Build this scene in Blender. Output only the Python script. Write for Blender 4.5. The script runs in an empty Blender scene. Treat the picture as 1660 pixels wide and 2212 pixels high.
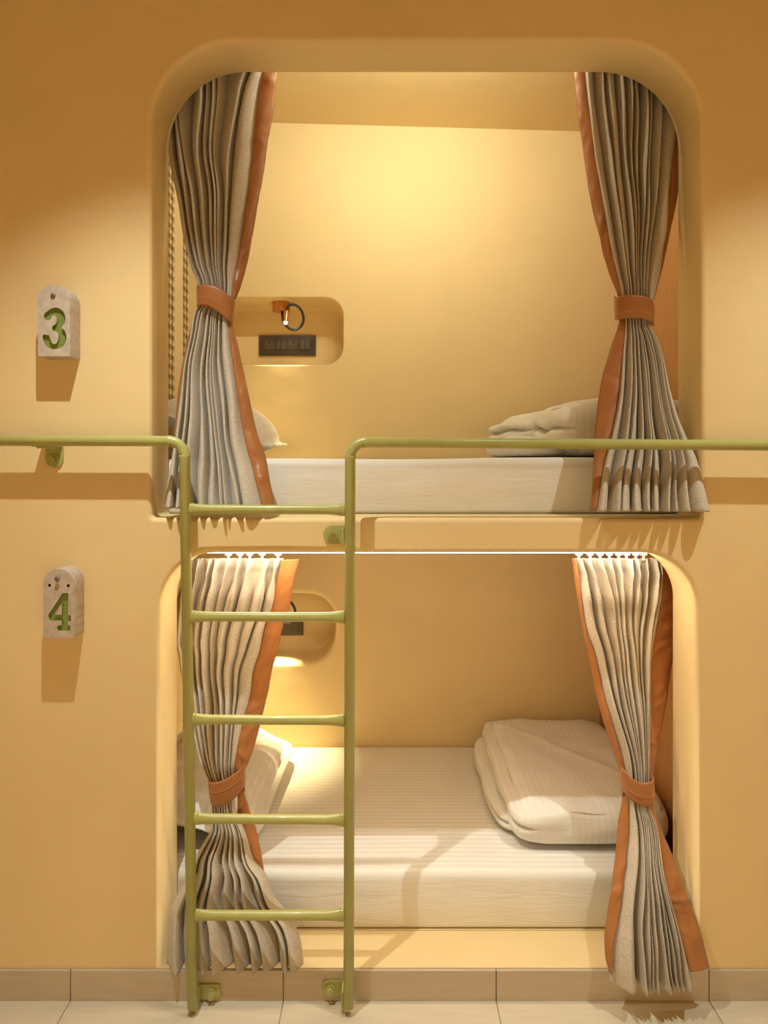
import bpy, bmesh, math, random
import numpy as np
from mathutils import Vector, Matrix, noise
PI = math.pi
SC = bpy.context.scene
COL = SC.collection
F, CX, HY, EYE = 1475.0, 830.0, 1000.0, 1.545      # focal length and horizon of the photograph, eye height (m)


def X(px, d): return (px - CX) * d / F
def Z(py, d): return EYE + (HY - py) * d / F


# ------------------------------------------------------------------ helpers
def obj(name, bm, mats, parent=None, smooth=False, loc=None):
    me = bpy.data.meshes.new(name)
    bm.normal_update()
    bm.to_mesh(me); bm.free()
    for m in (mats if isinstance(mats, (list, tuple)) else [mats]):
        me.materials.append(m)
    if smooth:
        for p in me.polygons: p.use_smooth = True
    o = bpy.data.objects.new(name, me)
    COL.objects.link(o)
    if parent is not None:
        o.parent = parent
        if loc is not None: o.location = loc
    elif loc is not None: o.location = loc
    return o


def sharp(o, deg=35):
    me = o.data
    for p in me.polygons: p.use_smooth = True
    me.set_sharp_from_angle(angle=math.radians(deg))
    return o


def thing(name, label, cat, loc=(0, 0, 0), group=None, rot=(0, 0, 0)):
    o = bpy.data.objects.new(name, None); COL.objects.link(o)
    o.empty_display_size = .05
    o.location = loc; o.rotation_euler = rot
    o['label'] = label; o['category'] = cat
    if group: o['group'] = group
    return o


def tag(o, label, cat, group=None):
    o['label'] = label; o['category'] = cat
    if group: o['group'] = group
    return o


def struct(name, bm, m, label=None, smooth=False):
    o = obj(name, bm, m, smooth=smooth); o['kind'] = 'structure'
    return o


def rebase(bm, loc):
    bmesh.ops.translate(bm, vec=-Vector(loc), verts=bm.verts)
    return bm


def box(bm, x0, x1, y0, y1, z0, z1, mi=0, bev=0.0, seg=2):
    r = bmesh.ops.create_cube(bm, size=1.0)
    vs = r['verts']
    for v in vs:
        v.co = Vector(((x0 + x1) / 2 + v.co.x * (x1 - x0), (y0 + y1) / 2 + v.co.y * (y1 - y0), (z0 + z1) / 2 + v.co.z * (z1 - z0)))
    fs = list({f for v in vs for f in v.link_faces})
    if bev > 0:
        es = list({e for v in vs for e in v.link_edges})
        rr = bmesh.ops.bevel(bm, geom=es, offset=bev, segments=seg, affect='EDGES', profile=.5)
        fs = list(set(rr['faces']) | {f for f in fs if f.is_valid})
    for f in fs:
        if f.is_valid: f.material_index = mi
    return bm


def tube(bm, pts, rad, n=20, cap=True, mi=0):
    """swept circle; rad = number, list, or list of (r_side, r_up)"""
    pts = [Vector(p) for p in pts]
    N = len(pts)
    if not isinstance(rad, (list, tuple)): rad = [rad] * N
    rings = []
    up = None
    for i, p in enumerate(pts):
        t = (pts[min(i + 1, N - 1)] - pts[max(i - 1, 0)]).normalized()
        if up is None:
            a = Vector((0, 0, 1)) if abs(t.z) < .9 else Vector((0, 1, 0))
            up = (a - t * a.dot(t)).normalized()
        else:
            up = (up - t * up.dot(t)).normalized()
        s = t.cross(up)
        r = rad[i]
        rs, ru = r if isinstance(r, tuple) else (r, r)
        rings.append([bm.verts.new(p + s * (math.cos(2 * PI * k / n) * rs) + up * (math.sin(2 * PI * k / n) * ru)) for k in range(n)])
    for a, b in zip(rings, rings[1:]):
        for k in range(n):
            f = bm.faces.new((a[k], a[(k + 1) % n], b[(k + 1) % n], b[k])); f.smooth = True; f.material_index = mi
    if cap:
        f = bm.faces.new(rings[0][::-1]); f.material_index = mi
        f = bm.faces.new(rings[-1]); f.material_index = mi
    return bm


def arc(c, r, a0, a1, n, plane='xz', y=0.0):
    out = []
    for i in range(n + 1):
        a = math.radians(a0 + (a1 - a0) * i / n)
        out.append(Vector((c[0] + r * math.cos(a), y, c[1] + r * math.sin(a))))
    return out


def prism(bm, pts, y0, y1, mi=0):
    """extrude an xz outline (counter-clockwise seen from -y) from y0 (front) to y1"""
    a = [bm.verts.new((p[0], y0, p[1])) for p in pts]
    b = [bm.verts.new((p[0], y1, p[1])) for p in pts]
    fs = [bm.faces.new(a), bm.faces.new(b[::-1])]
    n = len(pts)
    for i in range(n):
        fs.append(bm.faces.new((a[(i + 1) % n], a[i], b[i], b[(i + 1) % n])))
    for f in fs: f.material_index = mi
    return bm


# ------------------------------------------------------------------ materials
def mat(name):
    m = bpy.data.materials.new(name); m.use_nodes = True
    nt = m.node_tree; b = nt.nodes['Principled BSDF']
    return m, nt, b


def N(nt, t, **kw):
    n = nt.nodes.new(t)
    for k, v in kw.items():
        if k in n.inputs: n.inputs[k].default_value = v
        else: setattr(n, k, v)
    return n


def ramp(nt, fac, c0, c1, p0=.3, p1=.7):
    r = nt.nodes.new('ShaderNodeValToRGB')
    r.color_ramp.elements[0].position = p0; r.color_ramp.elements[0].color = (*c0, 1)
    r.color_ramp.elements[1].position = p1; r.color_ramp.elements[1].color = (*c1, 1)
    nt.links.new(fac, r.inputs['Fac'])
    return r.outputs['Color']


def simple(name, col, rough=.6, var=.06, scale=8, bump=.0, bscale=60, metal=0, sheen=0, bdist=.002, coat=0):
    m, nt, b = mat(name)
    tc = N(nt, 'ShaderNodeTexCoord')
    no = N(nt, 'ShaderNodeTexNoise', Scale=scale, Detail=2.0)
    nt.links.new(tc.outputs['Object'], no.inputs['Vector'])
    lo = tuple(c * (1 - var) for c in col); hi = tuple(min(1, c * (1 + var)) for c in col)
    nt.links.new(ramp(nt, no.outputs['Fac'], lo, hi), b.inputs['Base Color'])
    b.inputs['Roughness'].default_value = rough; b.inputs['Metallic'].default_value = metal
    if sheen:
        b.inputs['Sheen Weight'].default_value = sheen
    if coat: b.inputs['Coat Weight'].default_value = coat
    if bump:
        n2 = N(nt, 'ShaderNodeTexNoise', Scale=bscale, Detail=2.0)
        nt.links.new(tc.outputs['Object'], n2.inputs['Vector'])
        bp = N(nt, 'ShaderNodeBump', Strength=bump, Distance=bdist)
        nt.links.new(n2.outputs['Fac'], bp.inputs['Height'])
        nt.links.new(bp.outputs['Normal'], b.inputs['Normal'])
    return m


def plaster(name, col):
    m, nt, b = mat(name)
    tc = N(nt, 'ShaderNodeTexCoord')
    n1 = N(nt, 'ShaderNodeTexNoise', Scale=2.2, Detail=3.0)
    nt.links.new(tc.outputs['Object'], n1.inputs['Vector'])
    nt.links.new(ramp(nt, n1.outputs['Fac'], tuple(c * .965 for c in col), tuple(c * 1.03 for c in col)), b.inputs['Base Color'])
    b.inputs['Roughness'].default_value = .62
    b.inputs['Specular IOR Level'].default_value = .3
    n2 = N(nt, 'ShaderNodeTexNoise', Scale=9.0, Detail=1.0)
    n3 = N(nt, 'ShaderNodeTexNoise', Scale=140.0, Detail=1.0)
    v = N(nt, 'ShaderNodeTexVoronoi', Scale=26.0)
    for n in (n2, n3, v): nt.links.new(tc.outputs['Object'], n.inputs['Vector'])
    # sparse pits
    lt = N(nt, 'ShaderNodeMath', operation='LESS_THAN'); lt.inputs[1].default_value = .035
    nt.links.new(v.outputs['Distance'], lt.inputs[0])
    b1 = N(nt, 'ShaderNodeBump', Strength=.10, Distance=.02)
    nt.links.new(n2.outputs['Fac'], b1.inputs['Height'])
    b2 = N(nt, 'ShaderNodeBump', Strength=.10, Distance=.001)
    nt.links.new(n3.outputs['Fac'], b2.inputs['Height']); nt.links.new(b1.outputs['Normal'], b2.inputs['Normal'])
    b3 = N(nt, 'ShaderNodeBump', Strength=.25, Distance=.001, invert=True)
    nt.links.new(lt.outputs[0], b3.inputs['Height']); nt.links.new(b2.outputs['Normal'], b3.inputs['Normal'])
    nt.links.new(b3.outputs['Normal'], b.inputs['Normal'])
    return m


WALL = (.78, .605, .315)
M_wall = plaster('cream_plaster', WALL)
M_ceil = simple('ceiling_paint', (.74, .62, .40), .8, .02)


def wood():
    m, nt, b = mat('warm_wood_laminate')
    tc = N(nt, 'ShaderNodeTexCoord'); mp = N(nt, 'ShaderNodeMapping')
    mp.inputs['Scale'].default_value = (1, 9, .9)
    nt.links.new(tc.outputs['Object'], mp.inputs['Vector'])
    n1 = N(nt, 'ShaderNodeTexNoise', Scale=9.0, Detail=7.0, Distortion=.6)
    nt.links.new(mp.outputs['Vector'], n1.inputs['Vector'])
    nt.links.new(ramp(nt, n1.outputs['Fac'], (.44, .20, .066), (.54, .265, .095)), b.inputs['Base Color'])
    b.inputs['Roughness'].default_value = .45
    return m


M_wood = wood()


def tiles(name, col, rough):
    m, nt, b = mat(name)
    tc = N(nt, 'ShaderNodeTexCoord')
    mp = N(nt, 'ShaderNodeMapping'); mp.inputs['Scale'].default_value = (.6, 6, 6)
    nt.links.new(tc.outputs['Object'], mp.inputs['Vector'])
    n1 = N(nt, 'ShaderNodeTexNoise', Scale=14.0, Detail=4.0)
    nt.links.new(mp.outputs['Vector'], n1.inputs['Vector'])
    nt.links.new(ramp(nt, n1.outputs['Fac'], tuple(c * .95 for c in col), tuple(c * 1.04 for c in col)), b.inputs['Base Color'])
    b.inputs['Roughness'].default_value = rough
    return m


M_tile = tiles('cream_floor_tile', (.61, .535, .405), .42)
M_skirt = tiles('beige_skirting_tile', (.52, .435, .325), .5)
M_grout = simple('grout', (.36, .29, .20), .9)


def fabric():
    m, nt, b = mat('heather_grey_weave')
    tc = N(nt, 'ShaderNodeTexCoord')
    mp = N(nt, 'ShaderNodeMapping'); mp.inputs['Scale'].default_value = (1, 1, .35)
    nt.links.new(tc.outputs['Object'], mp.inputs['Vector'])
    n1 = N(nt, 'ShaderNodeTexNoise', Scale=1400.0, Detail=0.0)
    n2 = N(nt, 'ShaderNodeTexNoise', Scale=420.0, Detail=1.0)
    for n in (n1, n2): nt.links.new(mp.outputs['Vector'], n.inputs['Vector'])
    mx = N(nt, 'ShaderNodeMath', operation='ADD'); nt.links.new(n1.outputs['Fac'], mx.inputs[0]); nt.links.new(n2.outputs['Fac'], mx.inputs[1])
    hf = N(nt, 'ShaderNodeMath', operation='MULTIPLY'); nt.links.new(mx.outputs[0], hf.inputs[0]); hf.inputs[1].default_value = .5
    nt.links.new(ramp(nt, hf.outputs[0], (.40, .35, .285), (.66, .59, .49), .36, .64), b.inputs['Base Color'])
    b.inputs['Roughness'].default_value = .95; b.inputs['Specular IOR Level'].default_value = .15
    b.inputs['Sheen Weight'].default_value = .15
    bp = N(nt, 'ShaderNodeBump', Strength=.25, Distance=.0006)
    nt.links.new(hf.outputs[0], bp.inputs['Height']); nt.links.new(bp.outputs['Normal'], b.inputs['Normal'])
    return m


M_fab = fabric()
M_band = simple('rust_satin', (.37, .145, .043), .36, .06, 14, .12, 26, sheen=.1, bdist=.004)
M_thread = simple('rust_thread', (.66, .30, .12), .7)
M_green = simple('olive_green_paint', (.40, .40, .125), .36, .05, 20, .10, 90, bdist=.0008, coat=.15)
M_greend = simple('leaf_green_paint', (.205, .265, .065), .28, .06, 60, .15, 200, coat=.3)
M_conc = simple('pale_concrete', (.50, .42, .34), .9, .14, 45, .5, 130, bdist=.0015)
M_steel = simple('nail_steel', (.17, .14, .12), .35, .1, 80, metal=.35)
M_dark = simple('dark_hole', (.02, .015, .01), .9)
M_black = simple('black_flex', (.018, .016, .015), .45)
M_copper = simple('brushed_copper', (.70, .32, .14), .35, .05, 90, metal=.85)
M_plate = simple('bronze_grey_plastic', (.062, .046, .031), .38, .04, 40)
M_plate2 = simple('grey_brown_plastic', (.088, .068, .046), .42, .04, 40)
M_white = simple('white_plastic', (.80, .77, .70), .5)


def linen(name, stripes=False, axis=1, freq=1 / .026, c2=(.76, .735, .685), r2=.5):
    m, nt, b = mat(name)
    tc = N(nt, 'ShaderNodeTexCoord')
    n1 = N(nt, 'ShaderNodeTexNoise', Scale=5.0, Detail=2.0)
    nt.links.new(tc.outputs['Object'], n1.inputs['Vector'])
    base = ramp(nt, n1.outputs['Fac'], (.80, .775, .73), (.86, .835, .79))
    b.inputs['Roughness'].default_value = .75; b.inputs['Sheen Weight'].default_value = .1
    b.inputs['Specular IOR Level'].default_value = .25
    if stripes:
        sep = N(nt, 'ShaderNodeSeparateXYZ'); nt.links.new(tc.outputs['Object'], sep.inputs[0])
        mu = N(nt, 'ShaderNodeMath', operation='MULTIPLY'); mu.inputs[1].default_value = freq
        nt.links.new(sep.outputs[axis], mu.inputs[0])
        fr = N(nt, 'ShaderNodeMath', operation='FRACT'); nt.links.new(mu.outputs[0], fr.inputs[0])
        gt = N(nt, 'ShaderNodeMath', operation='GREATER_THAN'); gt.inputs[1].default_value = .5
        nt.links.new(fr.outputs[0], gt.inputs[0])
        mx = N(nt, 'ShaderNodeMix', data_type='RGBA')
        nt.links.new(gt.outputs[0], mx.inputs['Factor'])
        nt.links.new(base, mx.inputs[6]); mx.inputs[7].default_value = (*c2, 1)
        nt.links.new(mx.outputs[2], b.inputs['Base Color'])
        mr = N(nt, 'ShaderNodeMapRange'); mr.inputs['To Min'].default_value = .75; mr.inputs['To Max'].default_value = r2
        nt.links.new(gt.outputs[0], mr.inputs['Value']); nt.links.new(mr.outputs[0], b.inputs['Roughness'])
    else:
        nt.links.new(base, b.inputs['Base Color'])
    mp = N(nt, 'ShaderNodeMapping'); mp.inputs['Scale'].default_value = (.8, 2.2, 5)
    nt.links.new(tc.outputs['Object'], mp.inputs['Vector'])
    n2 = N(nt, 'ShaderNodeTexNoise', Scale=7.0, Detail=4.0, Distortion=1.2)
    nt.links.new(mp.outputs['Vector'], n2.inputs['Vector'])
    bp = N(nt, 'ShaderNodeBump', Strength=.20, Distance=.010)
    nt.links.new(n2.outputs['Fac'], bp.inputs['Height']); nt.links.new(bp.outputs['Normal'], b.inputs['Normal'])
    return m


M_sheet = linen('white_satin_stripe_sheet', True, 1)
M_linen = linen('white_cotton', True, 0, 1 / .022, (.80, .775, .73), .68)
M_motif = simple('houndstooth_brown', (.22, .12, .035), .7)
M_paper = simple('cream_wallpaper', (.76, .62, .37), .7, .02)


def emis(name, col, s):
    m, nt, b = mat(name)
    b.inputs['Base Color'].default_value = (.8, .75, .65, 1)
    b.inputs['Emission Color'].default_value = (*col, 1); b.inputs['Emission Strength'].default_value = s
    return m


WARM = (1.0, .70, .36)
M_led = emis('led_warm', (1.0, .84, .62), 52.0)
M_bulb = emis('bulb_warm', (1.0, .85, .6), 90.0)

M_bulb.cycles.emission_sampling = "NONE"
# ------------------------------------------------------------------ the room
YF, YB = 1.97, 2.13                # front and back face of the bunk wall
YR = 3.10                          # rear wall of the bunks
ZS1, ZS2 = .088, 1.386             # lower sill, upper sill
XL, XR, XU = -.887, .98, 1.10                # bunk end walls


def rrect(x0, x1, z0, z1, rt, rb=0.0, n=14, sq=1.0):
    """closed outline, counter-clockwise seen from the front, rounded top / bottom corners"""
    P = []
    def corner(cx, cz, r, a0):
        if r < 1e-4:
            P.append((cx, cz)); return
        for i in range(n + 1):
            a = math.radians(a0 + 90 * i / n)
            P.append((cx + r * math.cos(a), cz + r * math.sin(a)))
    corner(x0 + rb, z0 + rb, rb, 180)
    corner(x1 - rb, z0 + rb, rb, 270)
    corner(x1 - rt, z1 - rt, rt, 0)
    corner(x0 + rt, z1 - rt, rt, 90)
    return P


def face_with_holes(bm, outer, holes, y, mi=0, flip=False):
    """fill a flat xz face with holes; returns (outer verts, list of hole verts)"""
    def loop(pts):
        vs = [bm.verts.new((p[0], y, p[1])) for p in pts]
        es = [bm.edges.new((vs[i], vs[(i + 1) % len(vs)])) for i in range(len(vs))]
        return vs, es
    ov, oe = loop(outer)
    hv, he = [], []
    for h in holes:
        v, e = loop(h); hv.append(v); he += e
    r = bmesh.ops.triangle_fill(bm, edges=oe + he, use_beauty=True)
    for g in r['geom']:
        if isinstance(g, bmesh.types.BMFace):
            g.normal_update()
            if (g.normal.y > 0) != flip: g.normal_flip()
            g.material_index = mi
    return ov, hv


def bridge(bm, a, b, smooth=True, mi=0):
    n = len(a)
    for i in range(n):
        try:
            f = bm.faces.new((a[i], a[(i + 1) % n], b[(i + 1) % n], b[i])); f.smooth = smooth; f.material_index = mi
        except ValueError: pass


def ring(bm, pts, y): return [bm.verts.new((p[0], y, p[1])) for p in pts]


# front wall with the two bunk openings
OPEN_UP = lambda b: rrect(-.672 - b, .917 + b, ZS2 - b, 2.762 + b, .245 + b, .012 + b)
OPEN_LO = lambda b: rrect(-.645 - b, .900 + b, ZS1, 1.285 + b, .155 + b, .0)
WX = 2.3
bm = bmesh.new()
B = .014
outer = [(-WX, 0), (WX, 0), (WX, 3.2), (-WX, 3.2)]
ov, hv = face_with_holes(bm, outer, [OPEN_UP(B), OPEN_LO(B)], YF)
backs = []
for fn, v in ((OPEN_UP, hv[0]), (OPEN_LO, hv[1])):
    prev = v
    for k in range(1, 7):
        a = PI / 2 * k / 6
        cur = ring(bm, fn(B * (1 - math.sin(a))), YF + B * (1 - math.cos(a)))
        bridge(bm, prev, cur); prev = cur
    cur = ring(bm, fn(0), YB - .004); bridge(bm, prev, cur); prev = cur
    cur = ring(bm, fn(.004), YB); bridge(bm, prev, cur)
ov2, hv2 = face_with_holes(bm, outer, [OPEN_UP(.004), OPEN_LO(.004)], YB, flip=True)
bridge(bm, ov[::-1], ov2[::-1], smooth=False)
bmesh.ops.remove_doubles(bm, verts=bm.verts, dist=1e-5)
bmesh.ops.recalc_face_normals(bm, faces=bm.faces)
struct('wall_front', bm, M_wall)

# rear wall with the two lamp niches
NU = (-.757, -.185, 1.990, 2.297)
NL = (-.800, -.222, .642, .950)
NICHE_D = .20
def niche_fn(n, r): return lambda b: rrect(n[0] - b, n[1] + b, n[2] - b, n[3] + b, r + b, r + b)
fu, fl = niche_fn(NU, .085), niche_fn(NL, .125)
bm = bmesh.new()
outer = [(XL - .1, 0), (XU + .1, 0), (XU + .1, 3.2), (XL - .1, 3.2)]
bu, bl = .006, .022
ov, hv = face_with_holes(bm, outer, [fu(bu), fl(bl)], YR)
for fn, v, b_ in ((fu, hv[0], bu), (fl, hv[1], bl)):
    prev = v
    for k in range(1, 7):
        a = PI / 2 * k / 6
        cur = ring(bm, fn(b_ * (1 - math.sin(a))), YR + b_ * (1 - math.cos(a))); bridge(bm, prev, cur); prev = cur
    fr = .022
    cur = ring(bm, fn(0), YR + NICHE_D - fr); bridge(bm, prev, cur); prev = cur
    for k in range(1, 6):
        a = PI / 2 * k / 5
        cur = ring(bm, fn(-fr * (1 - math.cos(a))), YR + NICHE_D - fr * (1 - math.sin(a))); bridge(bm, prev, cur); prev = cur
    f = bm.faces.new(prev); f.smooth = False
ob = ring(bm, outer, YR + NICHE_D + .06)
bridge(bm, ov[::-1], ob[::-1], smooth=False); bm.faces.new(ob[::-1])
bmesh.ops.recalc_face_normals(bm, faces=bm.faces)
struct('wall_back', bm, M_wall)

# end walls of the bunks
wl = struct('wall_left', box(bmesh.new(), XL - .1, XL, YB, YR, 0, 3.2), M_wall)
struct('wall_right', box(box(bmesh.new(), XR, XU + .1, YB, YR, 0, 1.2995), XU, XU + .1, YB, YR, 1.300, 3.2), M_wood)
# platforms
def sheared(bm): return bm
struct('trim_1', box(bmesh.new(), XL, XU, YB, YR, 1.300, ZS2), M_wall)
struct('trim_2', box(bmesh.new(), XL, XR, YB, YR, 0, ZS1), M_wall)
# ceilings: corridor and, a little lower, the upper bunk
bm = box(bmesh.new(), -WX, WX, -1.1, YF, 3.2, 3.3)
vs = [bm.verts.new(c) for c in ((XL, YB, 3.10), (XU, YB, 3.045), (XU, YR, 3.045), (XL, YR, 3.10), (XL, YB, 3.2), (XU, YB, 3.2), (XU, YR, 3.2), (XL, YR, 3.2))]
for q in ((0, 3, 2, 1), (4, 5, 6, 7), (0, 1, 5, 4), (1, 2, 6, 5), (2, 3, 7, 6), (3, 0, 4, 7)): bm.faces.new([vs[i] for i in q])
bmesh.ops.recalc_face_normals(bm, faces=bm.faces)
struct('ceiling', bm, M_wall)
struct('wall_opposite', box(bmesh.new(), -WX, WX, -1.2, -1.1, 0, 3.2), M_wall)
struct('wall_corridor_left', box(bmesh.new(), -WX - .1, -WX, -1.1, YF, 0, 3.2), M_wall)
struct('wall_corridor_right', box(bmesh.new(), WX, WX + .1, -1.1, YF, 0, 3.2), M_wall)
# tiled floor and skirting
TX = [-.9015 + .612 * k for k in range(-3, 7)]
bm = box(bmesh.new(), -WX, WX, -1.1, YF, -.06, -.0035, 1)
ys = [YF - .002 - .612 * 2 * k for k in range(0, 4)]
for a, b_ in zip(TX, TX[1:]):
    a2, b2 = max(a + .0012, -WX), min(b_ - .0012, WX)
    if b2 <= a2: continue
    for y1, y0 in zip(ys, ys[1:]):
        y0 = max(y0 + .0012, -1.1)
        if y1 - .0012 > y0: box(bm, a2, b2, y0, y1 - .0012, -.03, 0, 0, .0008, 1)
struct('floor', bm, [M_tile, M_grout])
bm = box(bmesh.new(), -WX, WX, YF - .003, YF - .0002, 0.001, ZS1 - .002, 1)
for a, b_ in zip(TX, TX[1:]):
    a2, b2 = max(a + .0012, -WX), min(b_ - .0012, WX)
    if b2 > a2: box(bm, a2, b2, YF - .009, YF - .001, 0, ZS1 - .001, 0, .0012, 2)
struct('baseboard_front', bm, [M_skirt, M_grout])

# houndstooth wallpaper strip on the left end wall
bm = box(bmesh.new(), XL, XL + .0012, 2.15, YR, ZS1, 3.04, 0)
def hound(y0, y1, z0, z1, p=.0052):
    ny, nz = int(round((y1 - y0) / p)), int((z1 - z0) / p)
    xx = XL + .0020
    for i in range(ny):
        j = 0
        while j < nz:
            def dark(i, j): return ((i % 8) < 4) if ((i + j) % 4) < 2 else ((j % 8) < 4)
            if dark(i, j):
                k = j
                while k < nz and dark(i, k): k += 1
                q = [bm.verts.new((xx, y0 + (i + a) * p, z0 + b_ * p)) for a, b_ in ((0, j), (0, k), (1, k), (1, j))]
                f = bm.faces.new(q); f.material_index = 1
                j = k
            else: j += 1
for ya, yb in ((2.225, 2.31), (2.51, 2.595), (2.80, 2.885), (3.008, 3.093)):
    hound(ya, yb, 1.725, 3.03)
for ya, yb in ((2.31, 2.394), (2.60, 2.684), (2.72, 2.888), (3.0, 3.084)):
    hound(ya, yb, .275, 1.28)
wp = obj('houndstooth_wallpaper', bm, [M_paper, M_motif], wl)
wp['label'] = 'cream wallpaper with columns of brown houndstooth'

# ------------------------------------------------------------------ curtains
def pchip(xs, ys, q):
    xs, ys, q = np.array(xs, float), np.array(ys, float), np.array(q, float)
    h = np.diff(xs); dl = np.diff(ys) / h
    n = len(xs); d = np.zeros(n)
    if n == 2: return np.interp(q, xs, ys)
    for i in range(1, n - 1):
        if dl[i - 1] * dl[i] > 0:
            w1, w2 = 2 * h[i] + h[i - 1], h[i] + 2 * h[i - 1]
            d[i] = (w1 + w2) / (w1 / dl[i - 1] + w2 / dl[i])
    d[0], d[-1] = dl[0], dl[-1]
    idx = np.clip(np.searchsorted(xs, q) - 1, 0, n - 2)
    t = np.clip((q - xs[idx]) / h[idx], 0, 1)
    return ((1 + 2 * t) * (1 - t) ** 2 * ys[idx] + t * (1 - t) ** 2 * h[idx] * d[idx]
            + t * t * (3 - 2 * t) * ys[idx + 1] + t * t * (t - 1) * h[idx] * d[idx + 1])


def keyed(tab, q): return pchip([t[0] for t in tab], [t[1] for t in tab], q)


def curtain_panel(parent, L, R, D, A, W, wts, seed, hem=None, fingers=None, tri=None, base=(0, 0, 0), skew=.55):
    """pleated cloth. L,R: edge px by py; D: depth by py; A: fold half-depth by py; W: ridge squeeze by py; wts: relative fold widths"""
    rnd = random.Random(seed)
    y0, y1 = max(L[0][0], R[0][0]), min(L[-1][0], R[-1][0])
    NR = 190
    q = np.linspace(y0, y1, NR)
    Lq, Rq, Dq, Aq, Wq = (keyed(t, q) for t in (L, R, D, A, W))
    if not isinstance(wts[0], tuple): wts = [(0, wts), (3000, wts)]
    n = len(wts[0][1])
    jit = [rnd.uniform(.70, 1.40) for _ in range(n)]
    SS = 18
    bm = bmesh.new(); rows = []
    amp = [rnd.uniform(.72, 1.12) for _ in range(n + 1)]
    sk = [rnd.uniform(-1, 1) for _ in range(n + 1)]; rough = [rnd.uniform(-1, 1) for _ in range(n + 1)]
    for r in range(NR):
        vs = []
        py = q[r]; d = Dq[r]
        XLr, XRr = X(Lq[r], d), X(Rq[r], d)
        width = XRr - XLr
        zc = Z(py, d)
        wr_ = np.array([np.interp(py, [w[0] for w in wts], [w[1][k] for w in wts]) * jit[k] * (1 + .55 * noise.noise(Vector((k * 5.3, py * .0055, seed * .7)))) for k in range(n)])
        cum = np.concatenate([[0], np.cumsum(wr_)]); cum /= cum[-1]
        hd = 0 if not fingers else max(0, min(1, (fingers + 40 - py) / 40))
        for i in range(n * SS + 1):
            k = min(i // SS, n - 1); t = (i - k * SS) / SS      # ridge at t=.5, valleys at 0 and 1
            ph = 2 * PI * t
            u = cum[k] + (cum[k + 1] - cum[k]) * t
            fw = (cum[k + 1] - cum[k]) * width
            nz = noise.noise(Vector((k * 3.7 + seed, py * .006, seed * 1.3)))
            nz2 = noise.noise(Vector((u * 9 + seed, py * .013, 7.7)))
            a = Aq[r] * (amp[k] * (1 - abs(2 * t - 1) * .5) + amp[min(k + 1, n)] * abs(2 * t - 1) * .5 * (t > .5) + amp[k] * abs(2 * t - 1) * .5 * (t <= .5)) * (1 + .35 * nz)
            edge = min(1, min(i, n * SS - i) / (SS * .30))
            sr = (1 - math.cos(ph)) / 2                            # 0 in the valley, 1 on the ridge
            pw = (.50 + .22 * rough[k]) * (1 - hd) + 1.7 * hd
            prof = 1 - 2 * sr ** pw                               # broad ridge, narrow valley
            if tri and py > tri:
                g = .65 * min(1, (py - tri) / 120)
                prof = prof * (1 - g) + (1 - 2 * (1 - abs(2 * t - 1))) * g
            x = XLr + u * width
            lean = skew * (sk[k] * .7 + .6 * nz)
            x += edge * fw * (Wq[r] * math.sin(ph) / (2 * PI) + lean * sr)
            y = d + a * prof * (.45 + .55 * edge) + .004 * nz2
            if fingers and py < fingers:
                g = min(1, (fingers - py) / 30)
                y -= .005 * g * math.cos(2 * PI * 3 * (t - .5) / .62) * max(0, 1 - abs(t - .5) / .38)
            z = zc
            if hem is not None and py > hem: y -= .0016
            vs.append(bm.verts.new((x - base[0], y - base[1], z - base[2])))
        rows.append(vs)
    for a, b_ in zip(rows, rows[1:]):
        for i in range(len(a) - 1):
            f = bm.faces.new((a[i], b_[i], b_[i + 1], a[i + 1])); f.smooth = True
    o = obj('fabric_panel', bm, M_fab, parent, smooth=True)
    s = o.modifiers.new('thick', 'SOLIDIFY'); s.thickness = .0016; s.offset = 0
    return o


def band(parent, L, R, DL, DR, seed, base, wr=.004, hem=None):
    """flat edging strip with slight creases"""
    y0, y1 = L[0][0], L[-1][0]
    NR, NC = 150, 8
    rb = random.Random(seed * 7 + 1)
    creases = [(rb.uniform(y0 + 15, y1 - 10), rb.uniform(-30, 30), rb.uniform(4, 9), rb.uniform(-.003, .0045)) for _ in range(int((y1 - y0) / 60) + 1)]
    q = np.linspace(y0, y1, NR)
    Lq, Rq, Aq, Bq = (keyed(t, q) for t in (L, R, DL, DR))
    bm = bmesh.new(); rows = []
    for r in range(NR):
        vs = []
        for c in range(NC + 1):
            t = c / NC
            d = Aq[r] * (1 - t) + Bq[r] * t
            xx = X(Lq[r], Aq[r]) * (1 - t) + X(Rq[r], Bq[r]) * t
            zz = Z(q[r], (Aq[r] + Bq[r]) / 2)
            cr = noise.noise(Vector((t * 1.6 + seed, q[r] * .022 + t * 1.2, seed * 2.1)))
            cr2 = max(0, noise.noise(Vector((t * .8, q[r] * .05 + t * 2.5, seed * 5.1))))
            d += wr * cr - wr * 1.5 * cr2 - .006 * math.sin(PI * t)
            for (cy0, tl, wd, hh) in creases:
                d -= hh * math.exp(-((q[r] - cy0 - tl * (t - .5)) / wd) ** 2) * (.35 + .65 * math.sin(PI * min(1, t * 1.1)))
            if hem is not None and q[r] > hem: d -= .0018
            vs.append(bm.verts.new((xx - base[0], d - base[1], zz - base[2])))
        rows.append(vs)
    for a, b_ in zip(rows, rows[1:]):
        for i in range(NC): bm.faces.new((a[i], b_[i], b_[i + 1], a[i + 1])).smooth = True
    o = obj('border_band', bm, M_band, parent, smooth=True)
    s = o.modifiers.new('thick', 'SOLIDIFY'); s.thickness = .0022; s.offset = 0
    return o


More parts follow.
